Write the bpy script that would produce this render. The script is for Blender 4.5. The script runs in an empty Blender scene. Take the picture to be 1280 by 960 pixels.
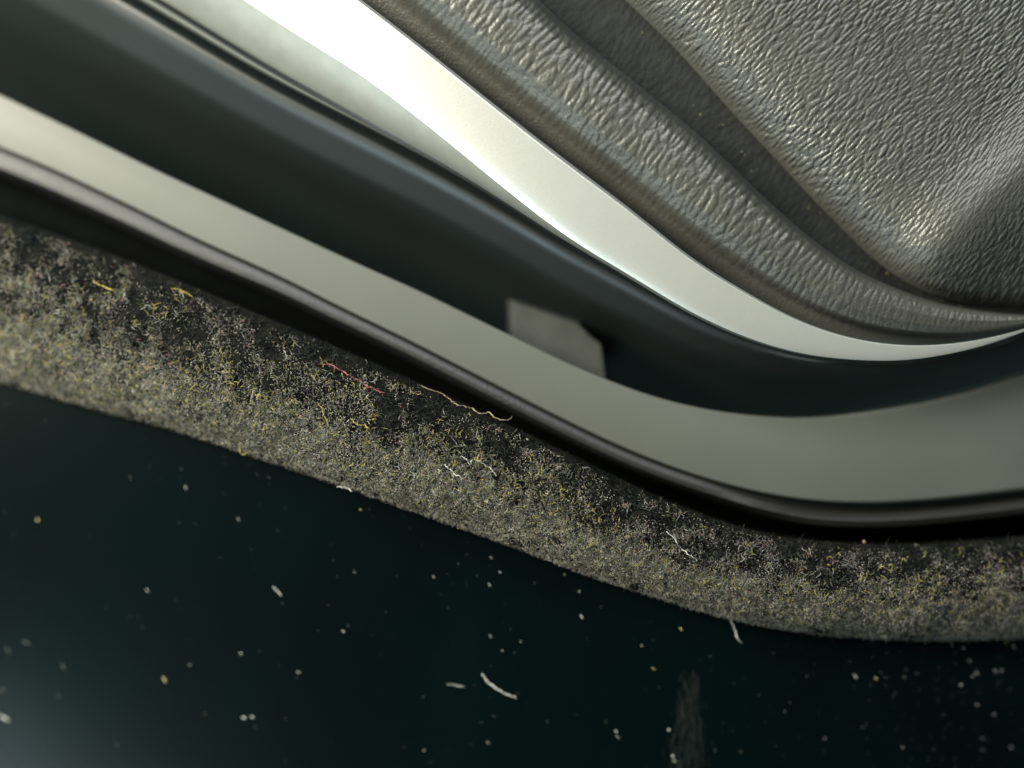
import bpy, math, random
import numpy as np
from mathutils import Vector

# ------------------------------------------------------------------ camera, world, lamps, exposure
sc = bpy.context.scene
D = 200.0                                   # camera height over the reference plane, millimetres
MM = 0.001
cam_d = bpy.data.cameras.new("camera")
cam = bpy.data.objects.new("camera", cam_d)
sc.collection.objects.link(cam)
cam.location = (0, 0, D * MM)
cam_d.sensor_width = 36.0
cam_d.lens = 36.0 * D / 128.0
cam_d.clip_start = 0.01
cam_d.clip_end = 20.0
cam_d.dof.use_dof = True
cam_d.dof.focus_distance = (D + 0.8) * MM
cam_d.dof.aperture_fstop = 3.3
sc.camera = cam

world = bpy.data.worlds.new("World")
sc.world = world
world.use_nodes = True
bg = world.node_tree.nodes["Background"]
bg.inputs[0].default_value = (0.45, 0.78, 0.70, 1)
bg.inputs[1].default_value = 0.075


def area(name, loc, target, size, size_y, power, color):
    d = bpy.data.lights.new(name, 'AREA')
    d.shape = 'RECTANGLE'
    d.size = size
    d.size_y = size_y
    d.energy = power
    d.color = color
    o = bpy.data.objects.new(name, d)
    sc.collection.objects.link(o)
    o.location = loc
    o.rotation_euler = (Vector(target) - Vector(loc)).to_track_quat('-Z', 'Y').to_euler()
    return o


area("window_light", (-0.34, 0.17, 0.225), (0.0, 0.0, 0), 0.17, 0.17, 7.8, (1.0, 0.968, 0.81))
area("top_light", (0.02, 0.52, 0.36), (0.0, 0.0, 0), 0.40, 0.16, 4.5, (0.95, 0.98, 1.0))
area("low_light", (-0.38, -0.40, 0.37), (0.0, 0.0, 0), 0.34, 0.20, 2.0, (0.74, 0.93, 1.0))

sc.view_settings.view_transform = 'Standard'
sc.view_settings.look = 'None'
sc.view_settings.exposure = 0.0
sc.view_settings.gamma = 1.0

rng = np.random.default_rng(11)
random.seed(5)

# ------------------------------------------------------------------ numeric helpers (10 px of plan = 1 mm)


def pchip(pts):
    p = np.array(pts, float)
    X, Y = p[:, 0], p[:, 1]
    h = np.diff(X)
    dl = np.diff(Y) / h
    m = np.zeros(len(X))
    m[1:-1] = (dl[:-1] * h[1:] + dl[1:] * h[:-1]) / (h[:-1] + h[1:])
    m[0], m[-1] = dl[0], dl[-1]

    def f(x):
        x = np.asarray(x, float)
        i = np.clip(np.searchsorted(X, x) - 1, 0, len(X) - 2)
        t = (x - X[i]) / h[i]
        tt = np.clip(t, 0, 1)
        a = (2 * tt**3 - 3 * tt**2 + 1) * Y[i] + (tt**3 - 2 * tt**2 + tt) * h[i] * m[i] \
            + (-2 * tt**3 + 3 * tt**2) * Y[i + 1] + (tt**3 - tt**2) * h[i] * m[i + 1]
        a = a + np.where(t < 0, t * h[i] * m[i], 0) + np.where(t > 1, (t - 1) * h[i] * m[i + 1], 0)
        return a
    xs = np.arange(X[0] - 500, X[-1] + 500, 4.0)
    ys = f(xs)
    k = np.exp(-np.linspace(-2, 2, 25)**2)
    k /= k.sum()
    yp = np.concatenate([2 * ys[0] - ys[12:0:-1], ys, 2 * ys[-1] - ys[-2:-14:-1]])
    ys = np.convolve(yp, k, 'valid')
    return lambda x: np.interp(x, xs, ys)


def ss(a, b, x):
    t = np.clip((x - a) / (b - a), 0, 1)
    return t * t * (3 - 2 * t)


def bow(x):
    """the whole edge bulges towards the viewer round x = 620"""
    x = np.asarray(x, float)
    return np.where(x < 620, -5.8 * ((620 - x) / 620)**2, -4.5 * ((x - 620) / 660)**2)


def world_pt(px, py, z):
    k = (D - z) / D
    return np.stack([(px - 640) * 0.1 * k, (480 - py) * 0.1 * k, z + 0 * px], -1) * MM


def _hash(i, j, s):
    n = (i.astype(np.int64) * 374761393 + j.astype(np.int64) * 668265263 + s * 982451653) & 0x7fffffff
    n = ((n ^ (n >> 13)) * 1274126177) & 0x7fffffff
    return ((n ^ (n >> 16)) & 0xffff) / 65535.0


def vnoise(x, y, s=0):
    i, j = np.floor(x), np.floor(y)
    fx, fy = x - i, y - j
    fx, fy = fx * fx * (3 - 2 * fx), fy * fy * (3 - 2 * fy)
    a = _hash(i, j, s); b = _hash(i + 1, j, s); c = _hash(i, j + 1, s); d = _hash(i + 1, j + 1, s)
    return (a + (b - a) * fx) * (1 - fy) + (c + (d - c) * fx) * fy - 0.5


def worley(x, y, s=0):
    i, j = np.floor(x), np.floor(y)
    f1 = np.full(x.shape, 9.0); f2 = f1.copy()
    for di in (-1, 0, 1):
        for dj in (-1, 0, 1):
            a = i + di + 0.5 + 0.9 * (_hash(i + di, j + dj, s) - 0.5)
            b = j + dj + 0.5 + 0.9 * (_hash(i + di, j + dj, s + 7) - 0.5)
            d = np.hypot(x - a, y - b)
            f2 = np.minimum(f2, np.maximum(f1, d))
            f1 = np.minimum(f1, d)
    return f1, f2


# ------------------------------------------------------------------ object helpers
def link(name, me, mat, parent=None, label=None, cat=None, group=None, kind=None):
    o = bpy.data.objects.new(name, me)
    sc.collection.objects.link(o)
    if mat is not None:
        me.materials.append(mat)
    if parent is not None:
        o.parent = parent
    for k, v in (("label", label), ("category", cat), ("group", group), ("kind", kind)):
        if v:
            o[k] = v
    return o


def mesh_from(name, V, F, smooth=True):
    V = np.ascontiguousarray(V, np.float32).reshape(-1, 3)
    F = np.ascontiguousarray(F, np.int32)
    n = F.shape[1]
    me = bpy.data.meshes.new(name)
    me.vertices.add(len(V)); me.vertices.foreach_set("co", V.ravel())
    me.loops.add(F.size); me.loops.foreach_set("vertex_index", F.ravel())
    me.polygons.add(len(F))
    me.polygons.foreach_set("loop_start", np.arange(0, F.size, n, dtype=np.int32))
    me.polygons.foreach_set("loop_total", np.full(len(F), n, np.int32))
    me.update(calc_edges=True)
    if smooth:
        me.polygons.foreach_set("use_smooth", np.ones(len(F), bool))
    me.validate()
    return me


def grid_mesh(name, P):
    """P: (n, m, 3) points -> quad sheet facing the viewer"""
    n, m = P.shape[:2]
    idx = np.arange(n * m).reshape(n, m)
    F = np.stack([idx[:-1, :-1], idx[:-1, 1:], idx[1:, 1:], idx[1:, :-1]], -1).reshape(-1, 4)
    a, b, c = P[n // 2, m // 2], P[n // 2, m // 2 + 1], P[n // 2 + 1, m // 2]
    if np.cross(b - a, c - a)[2] < 0:
        F = F[:, ::-1]
    return mesh_from(name, P, F)


def empty(name, loc, label, cat, group=None):
    o = bpy.data.objects.new(name, None)
    sc.collection.objects.link(o)
    o.location = loc
    o.empty_display_size = 0.005
    o["label"] = label
    o["category"] = cat
    if group:
        o["group"] = group
    return o


# ------------------------------------------------------------------ materials
def mat(name, color, rough=0.5, metal=0.0, spec=0.5, var=0.0, var_scale=300, bump=0.0, bump_scale=2000,
        rough_var=0.0, sheen=0.0, coat=0.0, color2=None):
    m = bpy.data.materials.new(name)
    m.use_nodes = True
    nt = m.node_tree
    b = nt.nodes["Principled BSDF"]
    b.inputs["Base Color"].default_value = (*color, 1)
    b.inputs["Roughness"].default_value = rough
    b.inputs["Metallic"].default_value = metal
    b.inputs["Specular IOR Level"].default_value = spec
    b.inputs["Sheen Weight"].default_value = sheen
    b.inputs["Coat Weight"].default_value = coat
    tc = nt.nodes.new("ShaderNodeTexCoord")
    if var > 0:
        nz = nt.nodes.new("ShaderNodeTexNoise")
        nz.inputs["Scale"].default_value = var_scale
        nz.inputs["Detail"].default_value = 5
        nt.links.new(tc.outputs["Object"], nz.inputs["Vector"])
        mx = nt.nodes.new("ShaderNodeMix")
        mx.data_type = 'RGBA'
        c2 = color2 or tuple(c * (1 - var) for c in color)
        c1 = color if color2 else tuple(min(1, c * (1 + var)) for c in color)
        mx.inputs["A"].default_value = (*c1, 1)
        mx.inputs["B"].default_value = (*c2, 1)
        mr = nt.nodes.new("ShaderNodeMapRange")
        mr.inputs["From Min"].default_value = 0.35
        mr.inputs["From Max"].default_value = 0.65
        nt.links.new(nz.outputs["Fac"], mr.inputs["Value"])
        nt.links.new(mr.outputs["Result"], mx.inputs["Factor"])
        nt.links.new(mx.outputs["Result"], b.inputs["Base Color"])
        if rough_var:
            rr = nt.nodes.new("ShaderNodeMapRange")
            rr.inputs["To Min"].default_value = rough - rough_var
            rr.inputs["To Max"].default_value = rough + rough_var
            nt.links.new(nz.outputs["Fac"], rr.inputs["Value"])
            nt.links.new(rr.outputs["Result"], b.inputs["Roughness"])
    if bump > 0:
        n2 = nt.nodes.new("ShaderNodeTexNoise")
        n2.inputs["Scale"].default_value = bump_scale
        n2.inputs["Detail"].default_value = 4
        nt.links.new(tc.outputs["Object"], n2.inputs["Vector"])
        bp = nt.nodes.new("ShaderNodeBump")
        bp.inputs["Strength"].default_value = bump
        bp.inputs["Distance"].default_value = 0.0002
        nt.links.new(n2.outputs["Fac"], bp.inputs["Height"])
        nt.links.new(bp.outputs["Normal"], b.inputs["Normal"])
    return m


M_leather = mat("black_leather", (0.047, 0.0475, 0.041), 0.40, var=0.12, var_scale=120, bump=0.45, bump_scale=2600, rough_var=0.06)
M_groove = mat("groove_shade_leather", (0.011, 0.012, 0.011), 0.66, spec=0.2, var=0.2, var_scale=400, bump=0.3, bump_scale=2500)  # leather darkened in colour to stand for shade in the groove
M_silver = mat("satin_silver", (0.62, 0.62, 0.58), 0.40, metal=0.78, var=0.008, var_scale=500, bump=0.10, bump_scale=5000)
M_bevel = mat("shaded_silver", (0.235, 0.245, 0.225), 0.42, metal=0.4, var=0.05, var_scale=400, bump=0.08, bump_scale=4000)  # silver toned down in colour for the dimmer light on the facet
M_channel = mat("gloss_channel", (0.004, 0.0065, 0.006), 0.44, spec=0.75, var=0.2, var_scale=80, rough_var=0.06)
M_grey = mat("grey_paint", (0.058, 0.062, 0.052), 0.55, var=0.04, var_scale=90, bump=0.04, bump_scale=3000)
M_tab = mat("tab_plastic", (0.031, 0.034, 0.030), 0.6, var=0.15, var_scale=350, bump=0.1, bump_scale=1500)
M_rubber = mat("black_rubber", (0.004, 0.0042, 0.004), 0.56, spec=0.75, var=0.15, var_scale=250, bump=0.5, bump_scale=2600)
M_felt = mat("black_felt", (0.002, 0.0028, 0.0025), 0.95, spec=0.03, var=1.0, var_scale=500, color2=(0.007, 0.007, 0.006), bump=1.0, bump_scale=1800)
M_panel = mat("piano_black", (0.0004, 0.0020, 0.0021), 0.24, spec=0.17, var=0.3, var_scale=30, rough_var=0.04)

# ------------------------------------------------------------------ plan curves of the edges
L1 = pchip([(0, 478), (107, 510), (217, 539), (300, 566), (394, 598), (480, 628), (560, 656), (650, 688), (733, 720),
            (800, 742), (891, 770), (1005, 792), (1099, 800), (1180, 802), (1280, 799)])
L2 = pchip([(0, 268), (150, 322), (340, 400), (524, 479), (707, 565), (835, 626), (950, 665), (1030, 677), (1130, 680), (1280, 671)])
L4 = pchip([(0, 184), (49, 204), (150, 251), (247, 299), (375, 358), (400, 371), (512, 426), (625, 484), (700, 522),
            (775, 558), (875, 596), (950, 616), (1025, 627), (1100, 629), (1175, 624), (1280, 612)])
L5 = pchip([(0, 118), (90, 161), (188, 209), (285, 254), (375, 296), (480, 344), (512, 358), (595, 398), (636, 418),
            (719, 458), (760, 475), (812, 494), (880, 511), (950, 520), (1010, 522), (1081, 515), (1137, 506), (1212, 489), (1280, 468)])
L6 = pchip([(0, -118), (199, -1), (337, 83), (480, 163), (550, 203), (632, 254), (700, 298), (775, 342), (800, 357),
            (875, 400), (950, 431), (995, 443), (1062, 451), (1137, 451), (1197, 441), (1242, 429), (1280, 415)])
L8 = pchip([(200, -192), (350, -76), (452, 0), (550, 76), (640, 148), (719, 209), (775, 251), (880, 333), (931, 364),
            (987, 395), (1044, 417), (1100, 429), (1156, 432), (1212, 427), (1261, 417), (1300, 405)])
L10 = pchip([(500, -150), (590, -68), (670, 0), (719, 47), (775, 92), (831, 137), (880, 178), (950, 246), (1025, 311),
             (1085, 350), (1119, 364), (1175, 383), (1242, 395), (1300, 399)])
L11 = pchip([(600, -190), (700, -90), (785, -3), (856, 66), (912, 130), (969, 191), (1025, 251), (1085, 310), (1130, 345),
             (1156, 359), (1210, 375), (1280, 384)])


def loft(name, curveA, curveB, profile, m, x0=-160, x1=1440, step=3.0, extra=None):
    """sheet between two plan curves. profile(s, x) -> (fraction across, depth in mm)"""
    x = np.arange(x0, x1, step)
    s = np.linspace(0, 1, m)
    X, S = np.meshgrid(x, s, indexing='ij')
    f, z = profile(S, X)
    Y = curveA(X) * (1 - f) + curveB(X) * f
    Z = z + bow(X)
    if extra is not None:
        Z = Z + extra(X, Y, S)
    return grid_mesh(name, world_pt(X, Y, Z))


# ------------------------------------------------------------------ gloss panel at the bottom
def panel_profile(S, X):
    return S, -5.5 - 1.0 * S - 5.0 * S * S


def panel_top(x):
    return L1(x) - 45


link("gloss_panel", loft("gloss_panel", panel_top, lambda x: 0 * x + 1180, panel_profile, 60, step=12), M_panel,
     label="glossy black panel sprinkled with dust below the felt band", cat="panel")


# ------------------------------------------------------------------ felt band
def felt_z(S, X):
    h = 5.0
    q = np.clip(np.abs(S - 0.42) / np.where(S < 0.42, 0.46, 0.58), 0, 1)
    return -5.2 + h * np.sqrt(np.clip(1 - q**2.2, 0, 1))


def felt_profile(S, X):
    return S, felt_z(S, X)


def felt_extra(X, Y, S):
    lump = 0.5 * vnoise(X / 60, Y / 60, 3) + 0.35 * vnoise(X / 18, Y / 18, 4) + 0.25 * vnoise(X / 6, Y / 6, 5)
    return lump * np.clip(np.sin(S * math.pi) * 2.5, 0, 1)


felt = empty("felt_band", world_pt(np.array(640.), np.array(620.), -6.0).tolist(),
             "fuzzy black felt band matted with grey and yellow lint", "felt band")


def under(o):
    o.matrix_parent_inverse = o.parent.matrix_basis.inverted() if False else o.matrix_parent_inverse
    o.location = -o.parent.location
    return o


# bottom flank of the felt continues down to the panel
def felt_full(S, X):
    s = np.clip((S - 0.04) / 0.90, 0, 1)
    s = 0.5 - 0.5 * np.cos(s * math.pi)
    z = felt_z(s, X)
    z = np.where(S > 0.94, -5.2 - (S - 0.94) / 0.06 * 3.0, z)
    z = np.where(S < 0.04, -5.2 - (0.04 - S) / 0.04 * 20.0, z)
    return s, z


under(link("felt_pile", loft("felt_pile", L2, L1, felt_full, 110, step=2.5,
                            extra=lambda X, Y, S: felt_extra(X, Y, np.clip((S - 0.04) / 0.90, 0, 1))), M_felt, felt))


def felt_point(x, s, lift=0.0):
    y = L2(x) * (1 - s) + L1(x) * s
    z = felt_z(s, x) + bow(x) + felt_extra(x, y, s) + lift
    return y, z


LINT = [  # colour, share, length px, radius px
    ("grey_lint", (0.088, 0.085, 0.074), 0.47, (2, 7), 0.30),
    ("beige_lint", (0.135, 0.122, 0.096), 0.21, (2, 6), 0.32),
    ("yellow_lint", (0.19, 0.16, 0.03), 0.07, (3, 12), 0.40),
    ("olive_lint", (0.058, 0.068, 0.028), 0.17, (3, 10), 0.42),
    ("white_lint", (0.27, 0.27, 0.25), 0.06, (2, 12), 0.26),
    ("rose_lint", (0.18, 0.075, 0.07), 0.03, (2, 7), 0.32),
]


def tubes(paths, radius):
    """paths (n, k, 3) metres, radius (n, k) metres -> three-sided tubes"""
    n, k = paths.shape[:2]
    t = np.gradient(paths, axis=1)
    t /= np.linalg.norm(t, axis=-1, keepdims=True) + 1e-12
    up = np.broadcast_to(np.array([0.13, 0.21, 0.97]), t.shape)
    a = np.cross(t, up); a /= np.linalg.norm(a, axis=-1, keepdims=True) + 1e-9
    b = np.cross(t, a)
    V = []
    for q in range(3):
        th = q * 2 * math.pi / 3
        V.append(paths + radius[..., None] * (math.cos(th) * a + math.sin(th) * b))
    V = np.stack(V, 2).reshape(-1, 3)
    base = (np.arange(n) * k * 3)[:, None, None]
    i = (np.arange(k - 1) * 3)[None, :, None]
    q = np.arange(3)[None, None, :]
    q2 = (q + 1) % 3
    F = np.stack([base + i + q, base + i + q2, base + i + 3 + q2, base + i + 3 + q], -1).reshape(-1, 4)
    return V, F


def curl_paths(x, s, length, k, curl):
    """random curly strands lying on the felt"""
    n = len(x)
    ang = rng.uniform(0, 2 * math.pi, n)
    px = np.zeros((n, k)); py = np.zeros((n, k))
    y0, _ = felt_point(x, s)
    px[:, 0] = x; py[:, 0] = y0
    bend = rng.normal(0, curl, n)
    for i in range(1, k):
        ang = ang + bend + rng.normal(0, curl * 0.8, n)
        px[:, i] = px[:, i - 1] + np.cos(ang) * length / (k - 1)
        py[:, i] = py[:, i - 1] + np.sin(ang) * length / (k - 1)
    S = (py - L2(px)) / (L1(px) - L2(px))
    over = np.clip(S, 0.0, 1.0)
    z = felt_z(over, px) + bow(px) + felt_extra(px, py, over)
    lift = (rng.uniform(0.0, 0.5, n) * (1.1 - s))[:, None] * np.sin(np.linspace(0.1, 3.0, k))[None, :] + 0.04
    return px, py, z + lift


NF = 62000
for name, col, share, (l0, l1), rad in LINT:
    n = int(NF * share)
    x = rng.uniform(-140, 1420, n * 3)
    s = rng.uniform(0.02, 0.985, n * 3)
    clump = 0.6 * vnoise(x / 40, s * 5, 21 + len(name)) + 0.8 * vnoise(x / 13, s * 13, 9)
    dens = -0.02 + 1.0 * ss(0.20, 0.95, s) + 1.1 * clump  # real lint, thinned towards the top to paint the shade there
    dens *= ss(0.0, 0.12, s)
    keep = rng.uniform(0, 1.1, n * 3) < dens
    x, s = x[keep][:n], s[keep][:n]
    n = len(x)
    ln = rng.uniform(l0, l1, n) * (1.0 + 0.5 * ss(300, 0, x)) * (1 - 0.55 * ss(0.6, 0.95, s))
    px, py, pz = curl_paths(x, s, ln, 4, 0.7)
    P = world_pt(px, py, pz)
    r = rng.uniform(0.6, 1.4, n)[:, None] * rad * 0.1 * MM * np.array([0.5, 1.1, 1.1, 0.4])[None, :]
    V, F = tubes(P, r)
    m = mat(name, col, 0.85, spec=0.2, var=0.45, var_scale=700, sheen=0.2)
    under(link(name, mesh_from(name, V, F), m, felt, kind="stuff"))

# powdery dust caught in the pile, thickened down the lower flank to paint its sheen
n = 120000
x = rng.uniform(-140, 1420, n); s = rng.uniform(0.05, 1.0, n)
cl = vnoise(x / 30, s * 6, 31) + 0.6 * vnoise(x / 9, s * 20, 32)
keep = rng.uniform(0, 1, n) < 0.06 + 0.95 * ss(0.35, 1.0, s) + 0.5 * cl
x, s = x[keep], s[keep]
y0, z0 = felt_point(x, s)
P = world_pt(x, y0, z0 + rng.uniform(0.0, 0.18, len(x)))
ca = rng.uniform(0, 6.28, len(x)); sz = rng.uniform(0.35, 0.95, len(x)) * 0.1 * MM
tri = np.stack([np.stack([np.cos(ca + q), np.sin(ca + q), rng.normal(0, 0.5, len(x))], -1) for q in (0, 2.1, 4.2)], 1)
apex = np.stack([0 * ca, 0 * ca, 0 * ca + 0.8], -1)[:, None]
V = (np.concatenate([tri, apex], 1) * sz[:, None, None] + P[:, None]).reshape(-1, 3)
F = ((np.arange(len(x)) * 4)[:, None, None] + np.array([[0, 1, 3], [1, 2, 3], [2, 0, 3]])[None]).reshape(-1, 3)
under(link("felt_dust_sheen", mesh_from("felt_dust_sheen", V, F, False), mat("felt_dust_sheen", (0.27, 0.25, 0.21), 0.95, spec=0.1, var=0.4, var_scale=800), felt, kind="stuff"))

# short standing nap, dark
n = 26000
x = rng.uniform(-140, 1420, n); s = rng.uniform(0.03, 0.95, n)
y0, z0 = felt_point(x, s)
k = 3
dx = rng.normal(0, 4, n); dy = rng.normal(0, 4, n) + 3 * (s - 0.5)
tt = np.linspace(0, 1, k)[None, :]
P = world_pt(x[:, None] + dx[:, None] * tt, y0[:, None] + dy[:, None] * tt, z0[:, None] - 0.05 + rng.uniform(0.15, 0.55, n)[:, None] * np.sqrt(tt))
V, F = tubes(P, np.full((n, k), 0.035 * MM) * np.array([1.2, 1, .4]))
under(link("nap", mesh_from("nap", V, F), mat("nap", (0.022, 0.024, 0.020), 0.9, spec=0.1, var=0.9, var_scale=900), felt, kind="stuff"))


def smooth_rows(P, it=10):
    for _ in range(it):
        P[:, 1:-1] = 0.25 * P[:, :-2] + 0.5 * P[:, 1:-1] + 0.25 * P[:, 2:]
    return P


# ------------------------------------------------------------------ black rubber bead
def bead_low(x):
    return L2(x) + 16


def bead_profile(S, X):
    r = ss(860, 1040, X)                     # the bead rolls over into a lip towards the right
    w = bead_low(X) - L4(X) + 4
    k1 = [0, .12, .22, .34, .48, .62, .78, 1]
    o1 = np.interp(S, k1, [0, 3, 9, 18, 26, 31, 35, 40]) * (0.85 + 0.35 * ss(500, 0, X))
    z1 = np.interp(S, k1, [-5.8, -5.0, -4.5, -4.1, -4.25, -7.0, -13.0, -24.0])
    o2 = np.interp(S, k1, [0, 4, 11, 18, 25, 35, 40, 46])
    z2 = np.interp(S, k1, [-5.4, -5.8, -6.0, -5.4, -3.7, -4.3, -10.0, -24.0])
    t = ss(0.8, 1.0, S)
    f = (o1 * (1 - r) + o2 * r) / w
    f = f * (1 - t) + t
    z = z1 * (1 - r) + z2 * r - 1.6
    return smooth_rows(f.copy(), 6), smooth_rows(z.copy(), 6)


bead = empty("rubber_bead", world_pt(np.array(640.), np.array(510.), -8.0).tolist(),
             "smooth black rubber bead between grey strip and felt band", "rubber seal")
M_gap_shade = mat("gap_shade_black", (0.0025, 0.0035, 0.003), 0.85, spec=0.08, var=0.3, var_scale=300)  # near-black matte sheet, painting in the shade of the gap


def bead_part(name, s0, s1):
    X, S = np.meshgrid(np.arange(-160, 1440, 3.0), np.linspace(0, 1, 120), indexing='ij')
    f, z = bead_profile(S, X)
    k = (S[0] >= s0) & (S[0] <= s1)
    Y = (L4(X) - 4) * (1 - f) + bead_low(X) * f
    return grid_mesh(name, world_pt(X, Y, z + bow(X))[:, k])


under(link("bead", bead_part("bead", 0, 0.69), M_rubber, bead))
under(link("gap_shade", bead_part("gap_shade", 0.68, 1.0), M_gap_shade, bead))


# ------------------------------------------------------------------ grey strip with its turned edges
def grey_profile(S, X):
    f = np.interp(S, [0, .12, .16, .9, .94, 1], [0.03, 0.0, 0.012, 0.985, 1.0, 0.99])
    z = np.interp(S, [0, .12, .16, .9, .94, 1], [-9.0, -4.3, -3.9, -3.6, -3.9, -6.5])
    return f, z - 2.0 + 0.25 * np.sin(np.clip((S - .16) / .74, 0, 1) * math.pi)


link("grey_strip", loft("grey_strip", L5, L4, grey_profile, 70), M_grey,
     label="smooth matt grey painted strip curving between dark channel and black bead", cat="strip")


# ------------------------------------------------------------------ dark channel (thing) : wall, lip, floor
channel = empty("channel", world_pt(np.array(640.), np.array(330.), -16.0).tolist(),
                "dark glossy channel sunk between silver trim and grey strip", "channel")


def rim_off(x):
    return 8 + 26 * ss(950, 150, x)


def wall_profile(S, X):
    # recess under the silver, rounded lit rim, then the long fall to the floor
    w = L5(X) - L6(X) + 6
    r = rim_off(X) / w
    kf = np.interp(S, [0, .12, .2, .3, .5, .7, .85, 1], [0, 0, 1, 1, 1, 1, 1, 1])
    g = np.interp(S, [0, .12, .2, .3, .5, .7, .85, 1], [0, 0, 0, .10, .34, .60, .82, 1.08])
    off = np.interp(S, [0, .12, .2, 1], [0, .5, 1, 1])
    f = r * off + g * (1 - r)
    z = np.interp(S, [0, .12, .2, .3, .5, .7, .85, 1], [-9.5, -9.0, -5.6, -6.2, -9.5, -16.5, -24.0, -33.0])
    return f, z


def channel_wall_mesh():
    X, S = np.meshgrid(np.arange(-160, 1440, 3.0), np.linspace(0, 1, 110), indexing='ij')
    f, z = wall_profile(S, X)
    f, z = smooth_rows(f.copy()), smooth_rows(z.copy())
    z = z + 2.4 * np.exp(-((X - 1030) / 48)**2 - ((S - 0.24) / 0.08)**2)      # bulge added to catch light as the silver's reflection
    Y = (L6(X) - 6) * (1 - f) + L5(X) * f
    return grid_mesh("channel_wall", world_pt(X, Y, z + bow(X)))


under(link("channel_wall", channel_wall_mesh(), M_channel, channel))


def lip_profile(S, X):
    th = S * math.pi
    return 0.5 - 0.5 * np.cos(th), -5.2 + 1.4 * np.sin(th)


lipA = lambda x: L6(x) + 5 * ss(700, 300, x)
lipB = lambda x: lipA(x) + 11 * ss(680, 150, x) + 0.5
under(link("channel_lip", loft("channel_lip", lipA, lipB, lip_profile, 16, x1=700), M_grey, channel))

# tab standing in the channel
tab_pts = [(637, 374), (724, 403), (740, 420), (753, 431), (759, 480), (700, 462), (638, 430)]


def prism(name, pts, zt, zb, bev=0.25):
    n = len(pts)
    c = np.mean(pts, axis=0)
    V = []
    for grow, z in ((-3, zt), (0, zt - bev), (0, zb)):
        for p in pts:
            d = np.array(p) - c
            q = np.array(p) + d / np.linalg.norm(d) * grow
            V.append(world_pt(np.array(q[0]), np.array(q[1]), z + float(bow(q[0]))))
    faces = [list(range(n))[::-1]]
    for r in range(2):
        for i in range(n):
            j = (i + 1) % n
            faces.append([r * n + i, r * n + j, (r + 1) * n + j, (r + 1) * n + i])
    me = bpy.data.meshes.new(name)
    me.from_pydata([tuple(v) for v in V], [], faces)
    me.update()
    return me


link("clip_tab", prism("clip_tab", tab_pts, -11.5, -24.0, 0.7), M_tab,
     label="small grey notched tab tucked in the channel behind grey strip", cat="clip")

# ------------------------------------------------------------------ silver trim
trim = empty("silver_trim", world_pt(np.array(640.), np.array(200.), -3.0).tolist(),
             "bright satin silver trim band running along the leather cushion", "trim")


def split(x):      # line between the main face and the lower bevel facet
    return L8(x) + (L6(x) - L8(x)) * (0.64 + 0.30 * ss(420, 760, x))


def trim_w(x):
    return np.clip((L6(x) - L8(x)) / 150, 0.06, 1.2)


def face_profile(S, X):
    w = trim_w(X)
    z = 1.4 - w * (0.2 * S + 0.7 * S * S + 0.7 * S**6)
    z = np.where(S < 0.05, z - (0.05 - S) / 0.05 * 1.2, z)
    return S, z


under(link("trim_face", loft("trim_face", L8, split, face_profile, 60), M_silver, trim))


def facet_profile(S, X):
    return S, 1.4 - 0.06 - trim_w(X) * (1.6 + 2.3 * S + 1.2 * S**2.5) - 0.6 * S**6


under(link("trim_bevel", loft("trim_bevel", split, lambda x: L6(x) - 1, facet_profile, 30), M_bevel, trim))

# ------------------------------------------------------------------ leather cushion
cushion = empty("leather_cushion", world_pt(np.array(1000.), np.array(150.), -3.0).tolist(),
                "black grained leather cushion with rolled edge and deep seam groove", "cushion")

gx = np.arange(480, 1500, 3.0)


def arc(curve):
    gy = curve(gx)
    ar = np.concatenate([[0], np.cumsum(np.hypot(np.diff(gx), np.diff(gy)))])
    return gy, ar


def project(curve, X, Y):
    """distance along and away from a plan curve"""
    gy, ar = arc(curve)
    sh = X.shape
    X, Y = X.ravel(), Y.ravel()
    v = np.zeros(len(X)); u = np.zeros(len(X))
    for a in range(0, len(X), 20000):
        d2 = (X[a:a + 20000, None] - gx)**2 + (Y[a:a + 20000, None] - gy)**2
        i = np.argmin(d2, 1)
        i = np.clip(i, 1, len(gx) - 2)
        tx, ty = gx[i + 1] - gx[i - 1], gy[i + 1] - gy[i - 1]
        L = np.hypot(tx, ty)
        rx, ry = X[a:a + 20000] - gx[i], Y[a:a + 20000] - gy[i]
        v[a:a + 20000] = ar[i] + (rx * tx + ry * ty) / L
        u[a:a + 20000] = (rx * ty - ry * tx) / L
    return v.reshape(sh), u.reshape(sh)


def grain(v, u, sv, su, seed):
    wv = v + 10 * vnoise(v / 60, u / 70, seed) + 4 * vnoise(v / 16, u / 30, seed + 1)
    wu = u + 14 * vnoise(v / 20, u / 60, seed + 2)
    f1, f2 = worley(wv / sv, wu / su, seed + 3)
    h = 1 - np.exp(-3.2 * (f2 - f1))
    g1, g2 = worley(wv / (sv * 0.55) + 31, wu / (su * 0.4) + 7, seed + 5)
    return h - 0.55 + 0.30 * (1 - np.exp(-4 * (g2 - g1))) + 0.34 * vnoise(v / 3.2, u / 7, seed + 6)


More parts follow.
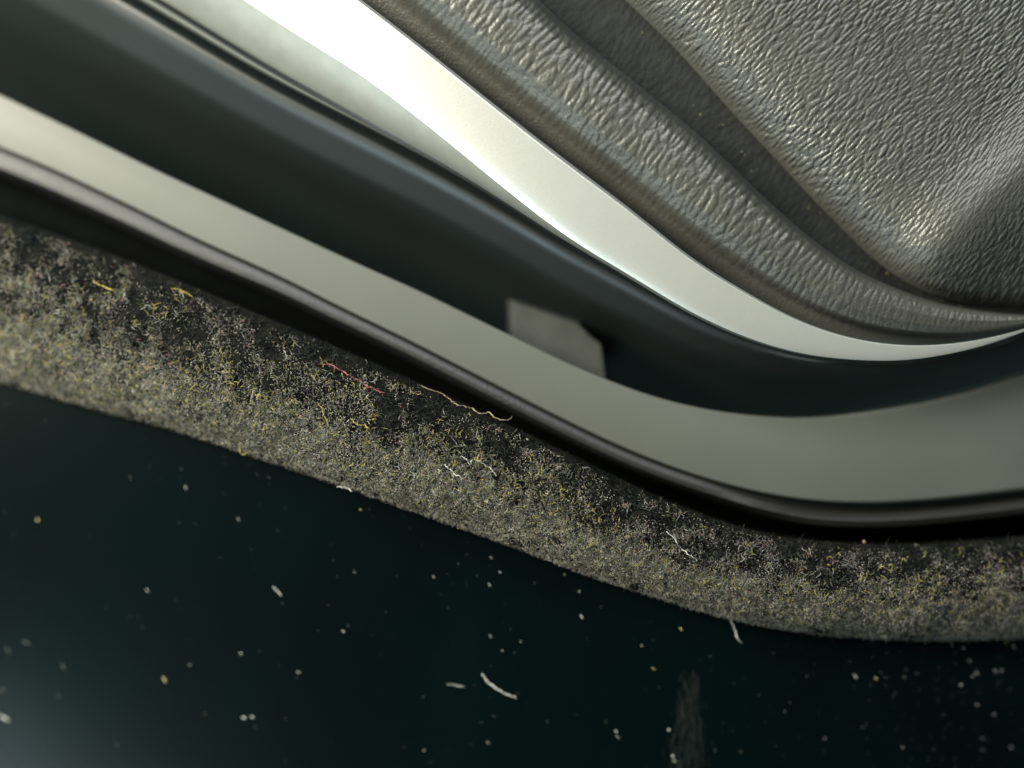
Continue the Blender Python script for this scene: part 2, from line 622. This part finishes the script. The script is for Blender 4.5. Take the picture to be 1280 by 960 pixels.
# rolled edge between silver and groove
x = np.arange(380, 1440, 1.25)
s = np.linspace(0, 1, 120)
X, S = np.meshgrid(x, s, indexing='ij')
yA, yB = L8(X) - 1, L10(X) - 4
f = S
Y = yA * (1 - f) + yB * f
wid = np.clip((yA - yB) / 150, 0.1, 1)
th = np.clip(S, 0, 1)
prof = np.interp(S, [0, .08, .17, .26, .42, .65, .85, .95, 1], [-2.6, -2.2, -1.6, 1.1, 2.6, 3.0, 2.5, 0.9, -3.6])
ker = np.hanning(13); ker /= ker.sum()
prof = np.apply_along_axis(lambda r: np.convolve(np.pad(r, 6, mode='edge'), ker, 'valid'), 1, prof[:1]).repeat(len(x), 0)
v, u = project(L10, X, Y)
amp = ss(0.08, 0.26, S) * (1 + 0.7 * ss(0.7, 0.9, S)) * (0.35 + 0.65 * ss(1150, 900, X))
Z = -0.8 + prof * (0.45 + 0.55 * wid) + bow(X) + 0.17 * amp * grain(v, u, 9.0, 38, 40)
under(link("edge_roll", grid_mesh("edge_roll", world_pt(X, Y, Z)), M_leather, cushion))

# groove between roll and main panel
def groove_profile(S, X):
    return S, -4.0 - 0.3 * np.sin(S * math.pi)


def groove_grain(X, Y, S):
    v, u = project(L10, X, Y)
    return 0.07 * grain(v, u, 8.0, 30, 90)


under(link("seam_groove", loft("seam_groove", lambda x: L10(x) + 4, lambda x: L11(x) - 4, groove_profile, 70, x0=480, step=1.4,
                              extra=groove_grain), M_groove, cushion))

# main padded panel, laid out from the groove outwards
gy11, ar11 = arc(L11)
vv = np.arange(60, ar11[-1] - 20, 1.3)
cx, cy = np.interp(vv, ar11, gx), np.interp(vv, ar11, gy11)
tx, ty = np.gradient(cx), np.gradient(cy)
kk = np.hanning(161); kk /= kk.sum()
tx = np.convolve(np.pad(tx, 80, mode='edge'), kk, 'valid'); ty = np.convolve(np.pad(ty, 80, mode='edge'), kk, 'valid')
an = np.arctan2(ty, tx)
an0 = np.interp(950, cx, an)
an = an0 + 0.5 * (an - an0)                  # the grain fans less than the seam turns
tx, ty = np.cos(an), np.sin(an)
uu = np.concatenate([np.linspace(-6, 20, 26)[:-1], np.arange(20, 520, 1.3)])
U, Vv = np.meshgrid(uu, vv, indexing='xy')
X = cx[:, None] + ty[:, None] * U
Y = cy[:, None] - tx[:, None] * U
Z = -4.3 + 6.2 * (1 - np.exp(-np.clip(U + 6, 0, None) / 42)) + 0.8 * np.sin(np.clip(U / 420, 0, 1) * math.pi)
# fold running up to the right with the leather falling away beyond it
ax, ay, bx, by = 1130., 358., 1308., 191.
lx, ly = bx - ax, by - ay
LL = math.hypot(lx, ly)
dd = ((X - ax) * (-ly) + (Y - ay) * lx) / LL          # positive = below right of the fold
al = ((X - ax) * lx + (Y - ay) * ly) / LL
fade = ss(-60, 60, al)
Z += fade * (2.0 * np.exp(-(dd / np.where(dd < 0, 46, 75))**2) - 0.006 * 30 * np.log1p(np.exp(np.clip(dd / 30, -30, 30))))
Z += bow(X)
Z += 0.21 * ss(-6, 8, U) * (0.9 + 0.5 * vnoise(X / 90, Y / 90, 77)) * (1 + 1.1 * np.exp(-np.clip(U, 0, None) / 22)) * grain(Vv, U, 5.9, 24, 60) * (1 - 0.45 * np.exp(-(dd / 35)**2) * fade)
under(link("main_panel", grid_mesh("main_panel", world_pt(X, Y, Z)), M_leather, cushion))

# ------------------------------------------------------------------ dust, crumbs and loose fibres
M_dust = mat("pale_dust", (0.29, 0.30, 0.27), 0.9, spec=0.2, var=0.3, var_scale=900)
M_dust_y = mat("yellow_dust", (0.28, 0.24, 0.11), 0.9, spec=0.2, var=0.3, var_scale=900)
M_dust_d = mat("dull_dust", (0.045, 0.055, 0.048), 0.9, spec=0.2, var=0.3, var_scale=900)


def crumb_mesh(name, seed, squash=0.6, stretch=1.5):
    r = np.random.default_rng(seed)
    import bmesh
    bm = bmesh.new()
    bmesh.ops.create_icosphere(bm, subdivisions=1, radius=0.5)
    for vtx in bm.verts:
        vtx.co *= r.uniform(0.45, 1.45)
        vtx.co.x *= stretch
        vtx.co.z = (vtx.co.z + 0.3) * squash
    me = bpy.data.meshes.new(name)
    bm.to_mesh(me); bm.free()
    return me


def panel_z(x, y):
    s = (y - panel_top(x)) / (1180 - panel_top(x))
    return -5.5 - 1.0 * s - 5.0 * s * s + bow(x)


crumbs = {}
for key, mt in (("pale", M_dust), ("yellow", M_dust_y), ("dull", M_dust_d)):
    crumbs[key] = []
    for q in range(5):
        me = crumb_mesh("crumb", 10 * q + len(key))
        me.materials.append(mt)
        crumbs[key].append(me)


def crumb(name, px, py, size, key, label, group=None, cat="dust", z=None):
    me = random.choice(crumbs[key])
    o = bpy.data.objects.new(name, me)
    sc.collection.objects.link(o)
    zz = float(panel_z(np.array(float(px)), np.array(float(py)))) if z is None else z
    p = world_pt(np.array(float(px)), np.array(float(py)), zz)
    o.location = p.tolist()
    w = size * 0.033 * MM
    st = random.uniform(0.8, 2.6)
    o.scale = (w * st, w / st**0.5, w * 0.7)
    o.rotation_euler = (0, 0, random.uniform(-1.2, -0.2))
    o["label"] = label
    o["category"] = cat
    if group:
        o["group"] = group
    return o


LOOK = {'pale': 'bright pale', 'dull': 'faint dim', 'yellow': 'tan'}
GL = "left of the curved fibre"
GM = "between curved fibre and smear"
GR = "right of the smear"
left = [(184, 738, 7, 'pale'), (301, 817, 7, 'pale'), (373, 840, 5, 'pale'), (371, 846, 4, 'dull'), (429, 789, 5, 'pale'), (435, 782, 4, 'dull'),
        (33, 803, 10, 'dull'), (10, 813, 9, 'dull'), (298, 649, 5, 'pale'), (232, 609, 5, 'pale'), (163, 597, 5, 'dull'), (227, 586, 4, 'dull'),
        (321, 593, 4, 'dull'), (336, 597, 4, 'dull'), (451, 637, 6, 'yellow'), (443, 715, 3, 'pale'), (417, 701, 3, 'dull'),
        (256, 892, 5, 'dull'), (3, 862, 12, 'dull'), (79, 833, 9, 'dull'), (73, 870, 6, 'dull'), (146, 930, 6, 'dull'), (237, 831, 9, 'dull'),
        (482, 765, 3, 'dull'), (530, 938, 4, 'pale'), (353, 754, 4, 'dull'), (542, 721, 4, 'pale'), (560, 760, 3, 'dull'), (357, 635, 3, 'dull'), (319, 909, 5, 'dull')]
mid = [(724, 739, 5, 'pale'), (613, 795, 4, 'pale'), (651, 802, 4, 'pale'), (628, 813, 4, 'pale'), (612, 731, 5, 'pale'), (625, 715, 4, 'pale'),
       (614, 697, 4, 'pale'), (706, 718, 4, 'yellow'), (802, 807, 4, 'pale'), (817, 836, 6, 'yellow'), (770, 914, 6, 'pale'), (772, 921, 5, 'pale'),
       (836, 912, 7, 'pale'), (841, 945, 8, 'pale'), (843, 951, 6, 'pale'), (610, 928, 4, 'pale'), (757, 902, 3, 'dull'), (684, 902, 4, 'dull'), (589, 931, 3, 'dull'), (617, 895, 4, 'dull')]
right = [(1069, 845, 6, 'pale'), (1107, 847, 4, 'dull'), (1146, 842, 6, 'dull'), (1130, 846, 6, 'dull'), (1201, 856, 5, 'pale'),
         (1212, 826, 4, 'pale'), (1221, 841, 5, 'pale'), (1216, 845, 4, 'pale'), (1244, 839, 5, 'pale'), (1252, 838, 4, 'pale'),
         (1128, 934, 4, 'pale'), (1228, 923, 6, 'dull'), (1228, 937, 5, 'dull'), (1242, 893, 4, 'pale'), (1221, 881, 4, 'pale'), (981, 889, 5, 'dull'),
         (1264, 934, 9, 'dull'), (1204, 810, 5, 'pale'), (1190, 806, 4, 'pale'), (1101, 840, 4, 'dull'), (926, 940, 5, 'dull'), (1031, 923, 3, 'pale'), (1078, 909, 5, 'dull'), (894, 938, 5, 'dull'), (1062, 827, 3, 'dull')]
for lst, where in ((left, GL), (mid, GM), (right, GR)):
    for px, py, sz, key in lst:
        near = ""
        if py < float(L1(px)) + 60:
            near = ", by the felt"
        crumb("dust_speck", px, py, sz, key, "%s dust speck on black panel %s%s" % (LOOK[key], where, near),
              "%s dust specks on the panel %s%s" % (LOOK[key], where, near))
crumb("dust_crumb", 47, 650, 9, 'yellow', "pale yellow dust crumb alone at upper left of the glossy panel")
crumb("dust_crumb", 206, 850, 12, 'yellow', "large tan dust crumb, biggest on the glossy panel", )
crumb("dust_crumb", 305, 897, 9, 'pale', "left one of two pale crumbs touching on the glossy panel")
crumb("dust_crumb", 315, 896, 8, 'pale', "right one of two pale crumbs touching on the glossy panel")
crumb("dust_crumb", 5, 897, 13, 'pale', "pale crumb at the extreme left edge of the glossy panel")
crumb("dust_crumb", 727, 771, 8, 'pale', "slim upright pale flake on the panel below the felt band")
crumb("dust_crumb", 851, 786, 7, 'yellow', "dull yellow crumb on the panel close below the felt band")
crumb("dust_crumb", 1095, 848, 6, 'yellow', "amber crumb on the panel right of the feathery smear")
crumb("dust_crumb", 1257, 803, 8, 'yellow', "cream crumb touching the felt band's lower edge at far right")
crumb("dust_crumb", 1267, 808, 7, 'pale', "white crumb beside the cream one under the felt at far right")
crumb("yellow_crumb", 1080, 677, 9, 'yellow', "bright yellow crumb in the dark gap above the felt band",
      cat="crumb", z=float(-3.2 + bow(1080)))


def fibre(name, pts, rad, material, label, cat="fibre", on="felt", lift=0.25):
    p = np.array(pts, float)
    t = np.linspace(0, 1, len(p)); tt = np.linspace(0, 1, max(14, len(p) * 5))
    fx = np.interp(tt, t, p[:, 0]); fy = np.interp(tt, t, p[:, 1])
    ker = np.array([1, 2, 3, 2, 1.]) / 9
    fx[2:-2] = np.convolve(fx, ker, 'valid'); fy[2:-2] = np.convolve(fy, ker, 'valid')
    fx = fx + rng.normal(0, 0.55, len(fx)); fy = fy + rng.normal(0, 0.55, len(fy))
    if on == "felt":
        S = np.clip((fy - L2(fx)) / (L1(fx) - L2(fx)), 0, 1)
        z = felt_z(S, fx) + bow(fx) + felt_extra(fx, fy, S) + lift
        z = np.maximum(z, bow(fx) - 3.2)
    else:
        z = panel_z(fx, fy) + lift
    z = z + 0.12 * np.sin(tt * 9)
    P = world_pt(fx, fy, z)[None]
    r = (rad * 0.066 * MM * (0.55 + 0.45 * np.sin(tt * math.pi)) * rng.uniform(0.5, 1.6, len(tt)))[None]
    V, F = tubes(P, r)
    return link(name, mesh_from(name, V, F), material, None, label, cat)


M_red = mat("red_fibre", (0.27, 0.085, 0.085), 0.8, spec=0.2, var=0.3, var_scale=1200)
M_wht = mat("white_fibre", (0.38, 0.38, 0.35), 0.8, spec=0.2, var=0.2, var_scale=900)
M_tan = mat("tan_fibre", (0.30, 0.26, 0.17), 0.8, spec=0.2, var=0.2, var_scale=900)
M_yel = mat("yellow_fibre", (0.25, 0.20, 0.06), 0.8, spec=0.2, var=0.3, var_scale=1200)

fibre("red_fibre", [(398, 454), (412, 455), (424, 462), (437, 469), (449, 476), (460, 484), (472, 488), (481, 491)], 1.2, M_red,
      "thin red fibre lying across the top of the felt band")
fibre("pale_fibre", [(522, 480), (533, 486), (548, 490), (558, 495), (567, 504), (578, 508), (590, 510), (601, 518), (612, 514), (618, 523), (629, 525), (638, 524), (640, 521)], 0.9, M_tan,
      "long pale wavy fibre hanging over the dark gap above the felt", lift=0.5)
fibre("white_fibre", [(577, 570), (583, 574), (588, 582), (590, 575), (598, 575), (606, 581), (614, 586), (622, 596)], 1.0, M_wht,
      "kinked white fibre in the middle of the felt band")
fibre("white_fibre", [(555, 580), (561, 586), (570, 593), (578, 598)], 1.0, M_wht,
      "short slanting white fibre just left of the kinked one")
fibre("yellow_fibre", [(117, 351), (124, 356), (132, 359), (139, 362), (145, 364)], 1.8, M_yel,
      "short thick yellow fibre near the felt band's upper left")
fibre("yellow_fibre", [(214, 361), (222, 361), (230, 364), (236, 368), (241, 372)], 1.2, M_yel,
      "bent yellow fibre at the felt's upper edge by the bead")
fibre("yellow_fibre", [(397, 503), (403, 511), (404, 519), (409, 526), (410, 533)], 1.0, M_yel,
      "upright yellow fibre below left of the red fibre")
fibre("yellow_fibre", [(438, 523), (445, 529), (451, 533), (456, 530), (460, 536)], 1.3, M_yel,
      "hooked yellow fibre below the red fibre's right end")
fibre("yellow_fibre", [(300, 558), (300, 566), (306, 569), (309, 564)], 1.0, M_yel,
      "small yellow loop sticking out under the felt's lower edge")
fibre("pale_fibre", [(833, 664), (842, 672), (849, 683), (860, 692), (872, 700)], 0.9, M_wht,
      "fine pale fibre on the right half of the felt band")
fibre("curved_fibre", [(603, 842), (607, 849), (614, 856), (624, 863), (634, 868), (646, 872)], 2.0, M_wht,
      "thick curved white fibre lying alone on the glossy panel", on="panel", lift=0.15)
fibre("straight_fibre", [(342, 734), (346, 738), (352, 744)], 1.5, M_wht,
      "short straight white fibre on the left of the glossy panel", on="panel", lift=0.12)
fibre("thin_fibre", [(559, 855), (566, 856), (574, 857), (581, 859)], 0.8, M_wht,
      "thin pale fibre left of the thick curved one", on="panel", lift=0.1)
fibre("hanging_fibre", [(913, 774), (917, 783), (920, 792), (922, 799), (928, 804)], 1.1, M_wht,
      "kinked pale fibre hanging from the felt's lower edge", on="panel", lift=0.5)
fibre("white_flake", [(421, 608), (428, 609), (436, 611), (440, 614)], 1.6, M_wht,
      "white sliver stuck at the felt's lower edge", on="felt", lift=0.4)

# feathery smear: a brush of very fine dust slivers left on the panel
n = 330
strand = rng.integers(0, 3, n)
t0 = rng.uniform(0, 1, n)**0.8
a = rng.normal(0, 0.42, n) + np.array([-0.9, 0.1, 0.75])[strand]
px0 = 863 + a * (7 + 10 * t0) - 4 * t0 + 4 * vnoise(t0 * 6, strand * 3.0, 5)
py0 = 838 + t0 * 115 + rng.normal(0, 6, n)
ln = rng.uniform(6, 22, n)
dirx = a * 0.12 + rng.normal(0, 0.08, n)
tt = np.linspace(0, 1, 4)[None, :]
fx = px0[:, None] + dirx[:, None] * ln[:, None] * tt
fy = py0[:, None] + ln[:, None] * tt
P = world_pt(fx, fy, panel_z(fx, fy) + 0.03)
V, F = tubes(P, np.full((n, 4), 0.016 * MM) * np.array([.4, 1, 1, .3]) * rng.uniform(0.5, 1.3, n)[:, None])
link("dust_smear", mesh_from("dust_smear", V, F), mat("smear_dust", (0.018, 0.022, 0.020), 0.95, spec=0.1), None, "feathery grey dust smear running down the glossy panel", "smear")


# fine dust nobody could count
def fine_dust(name, px, py, pz, size, material, label, cat, parent=None):
    n = len(px)
    o = np.array([[1, 0, 0], [-.5, .87, 0], [-.5, -.87, 0], [0, 0, .8]])
    rot = rng.uniform(0, 6.28, n)
    P = world_pt(px, py, pz)
    c, s_ = np.cos(rot)[:, None], np.sin(rot)[:, None]
    ox = o[None, :, 0] * c - o[None, :, 1] * s_; oy = o[None, :, 0] * s_ + o[None, :, 1] * c
    st = rng.uniform(0.6, 2.0, n)[:, None]
    V = np.stack([ox * st, oy, np.broadcast_to(o[None, :, 2], ox.shape)], -1) * (size * 0.1 * MM)[:, None, None] + P[:, None, :]
    b = (np.arange(n) * 4)[:, None, None]
    F = (b + np.array([[0, 1, 3], [1, 2, 3], [2, 0, 3]])[None]).reshape(-1, 3)
    ob = link(name, mesh_from(name, V.reshape(-1, 3), F, False), material, parent, label, cat, None, "stuff")
    if parent is not None:
        under(ob)
    return ob


n = 9000
px = rng.uniform(-100, 1400, n); py = rng.uniform(500, 1080, n)
d = 0.12 + 0.8 * ss(900, 1250, px) + 0.25 * ss(1000, 1080, px) * ss(870, 800, py)
keep = (py > L1(px) + 4) & (rng.uniform(0, 1, n) < d)
px, py = px[keep], py[keep]
fine_dust("fine_dust", px, py, panel_z(px, py), 0.2 + 0.8 * rng.uniform(0, 1, len(px))**3, M_dust_d,
          "faint fine dust film scattered over the glossy panel", "dust")
# dust in the seam groove
n = 45
px = rng.uniform(640, 1250, n); f = rng.uniform(0.2, 0.8, n)
py = L10(px) * (1 - f) + L11(px) * f
fine_dust("groove_dust", px, py, -4.25 + bow(px), rng.uniform(0.3, 1.1, n), M_dust_y, None, None, cushion)
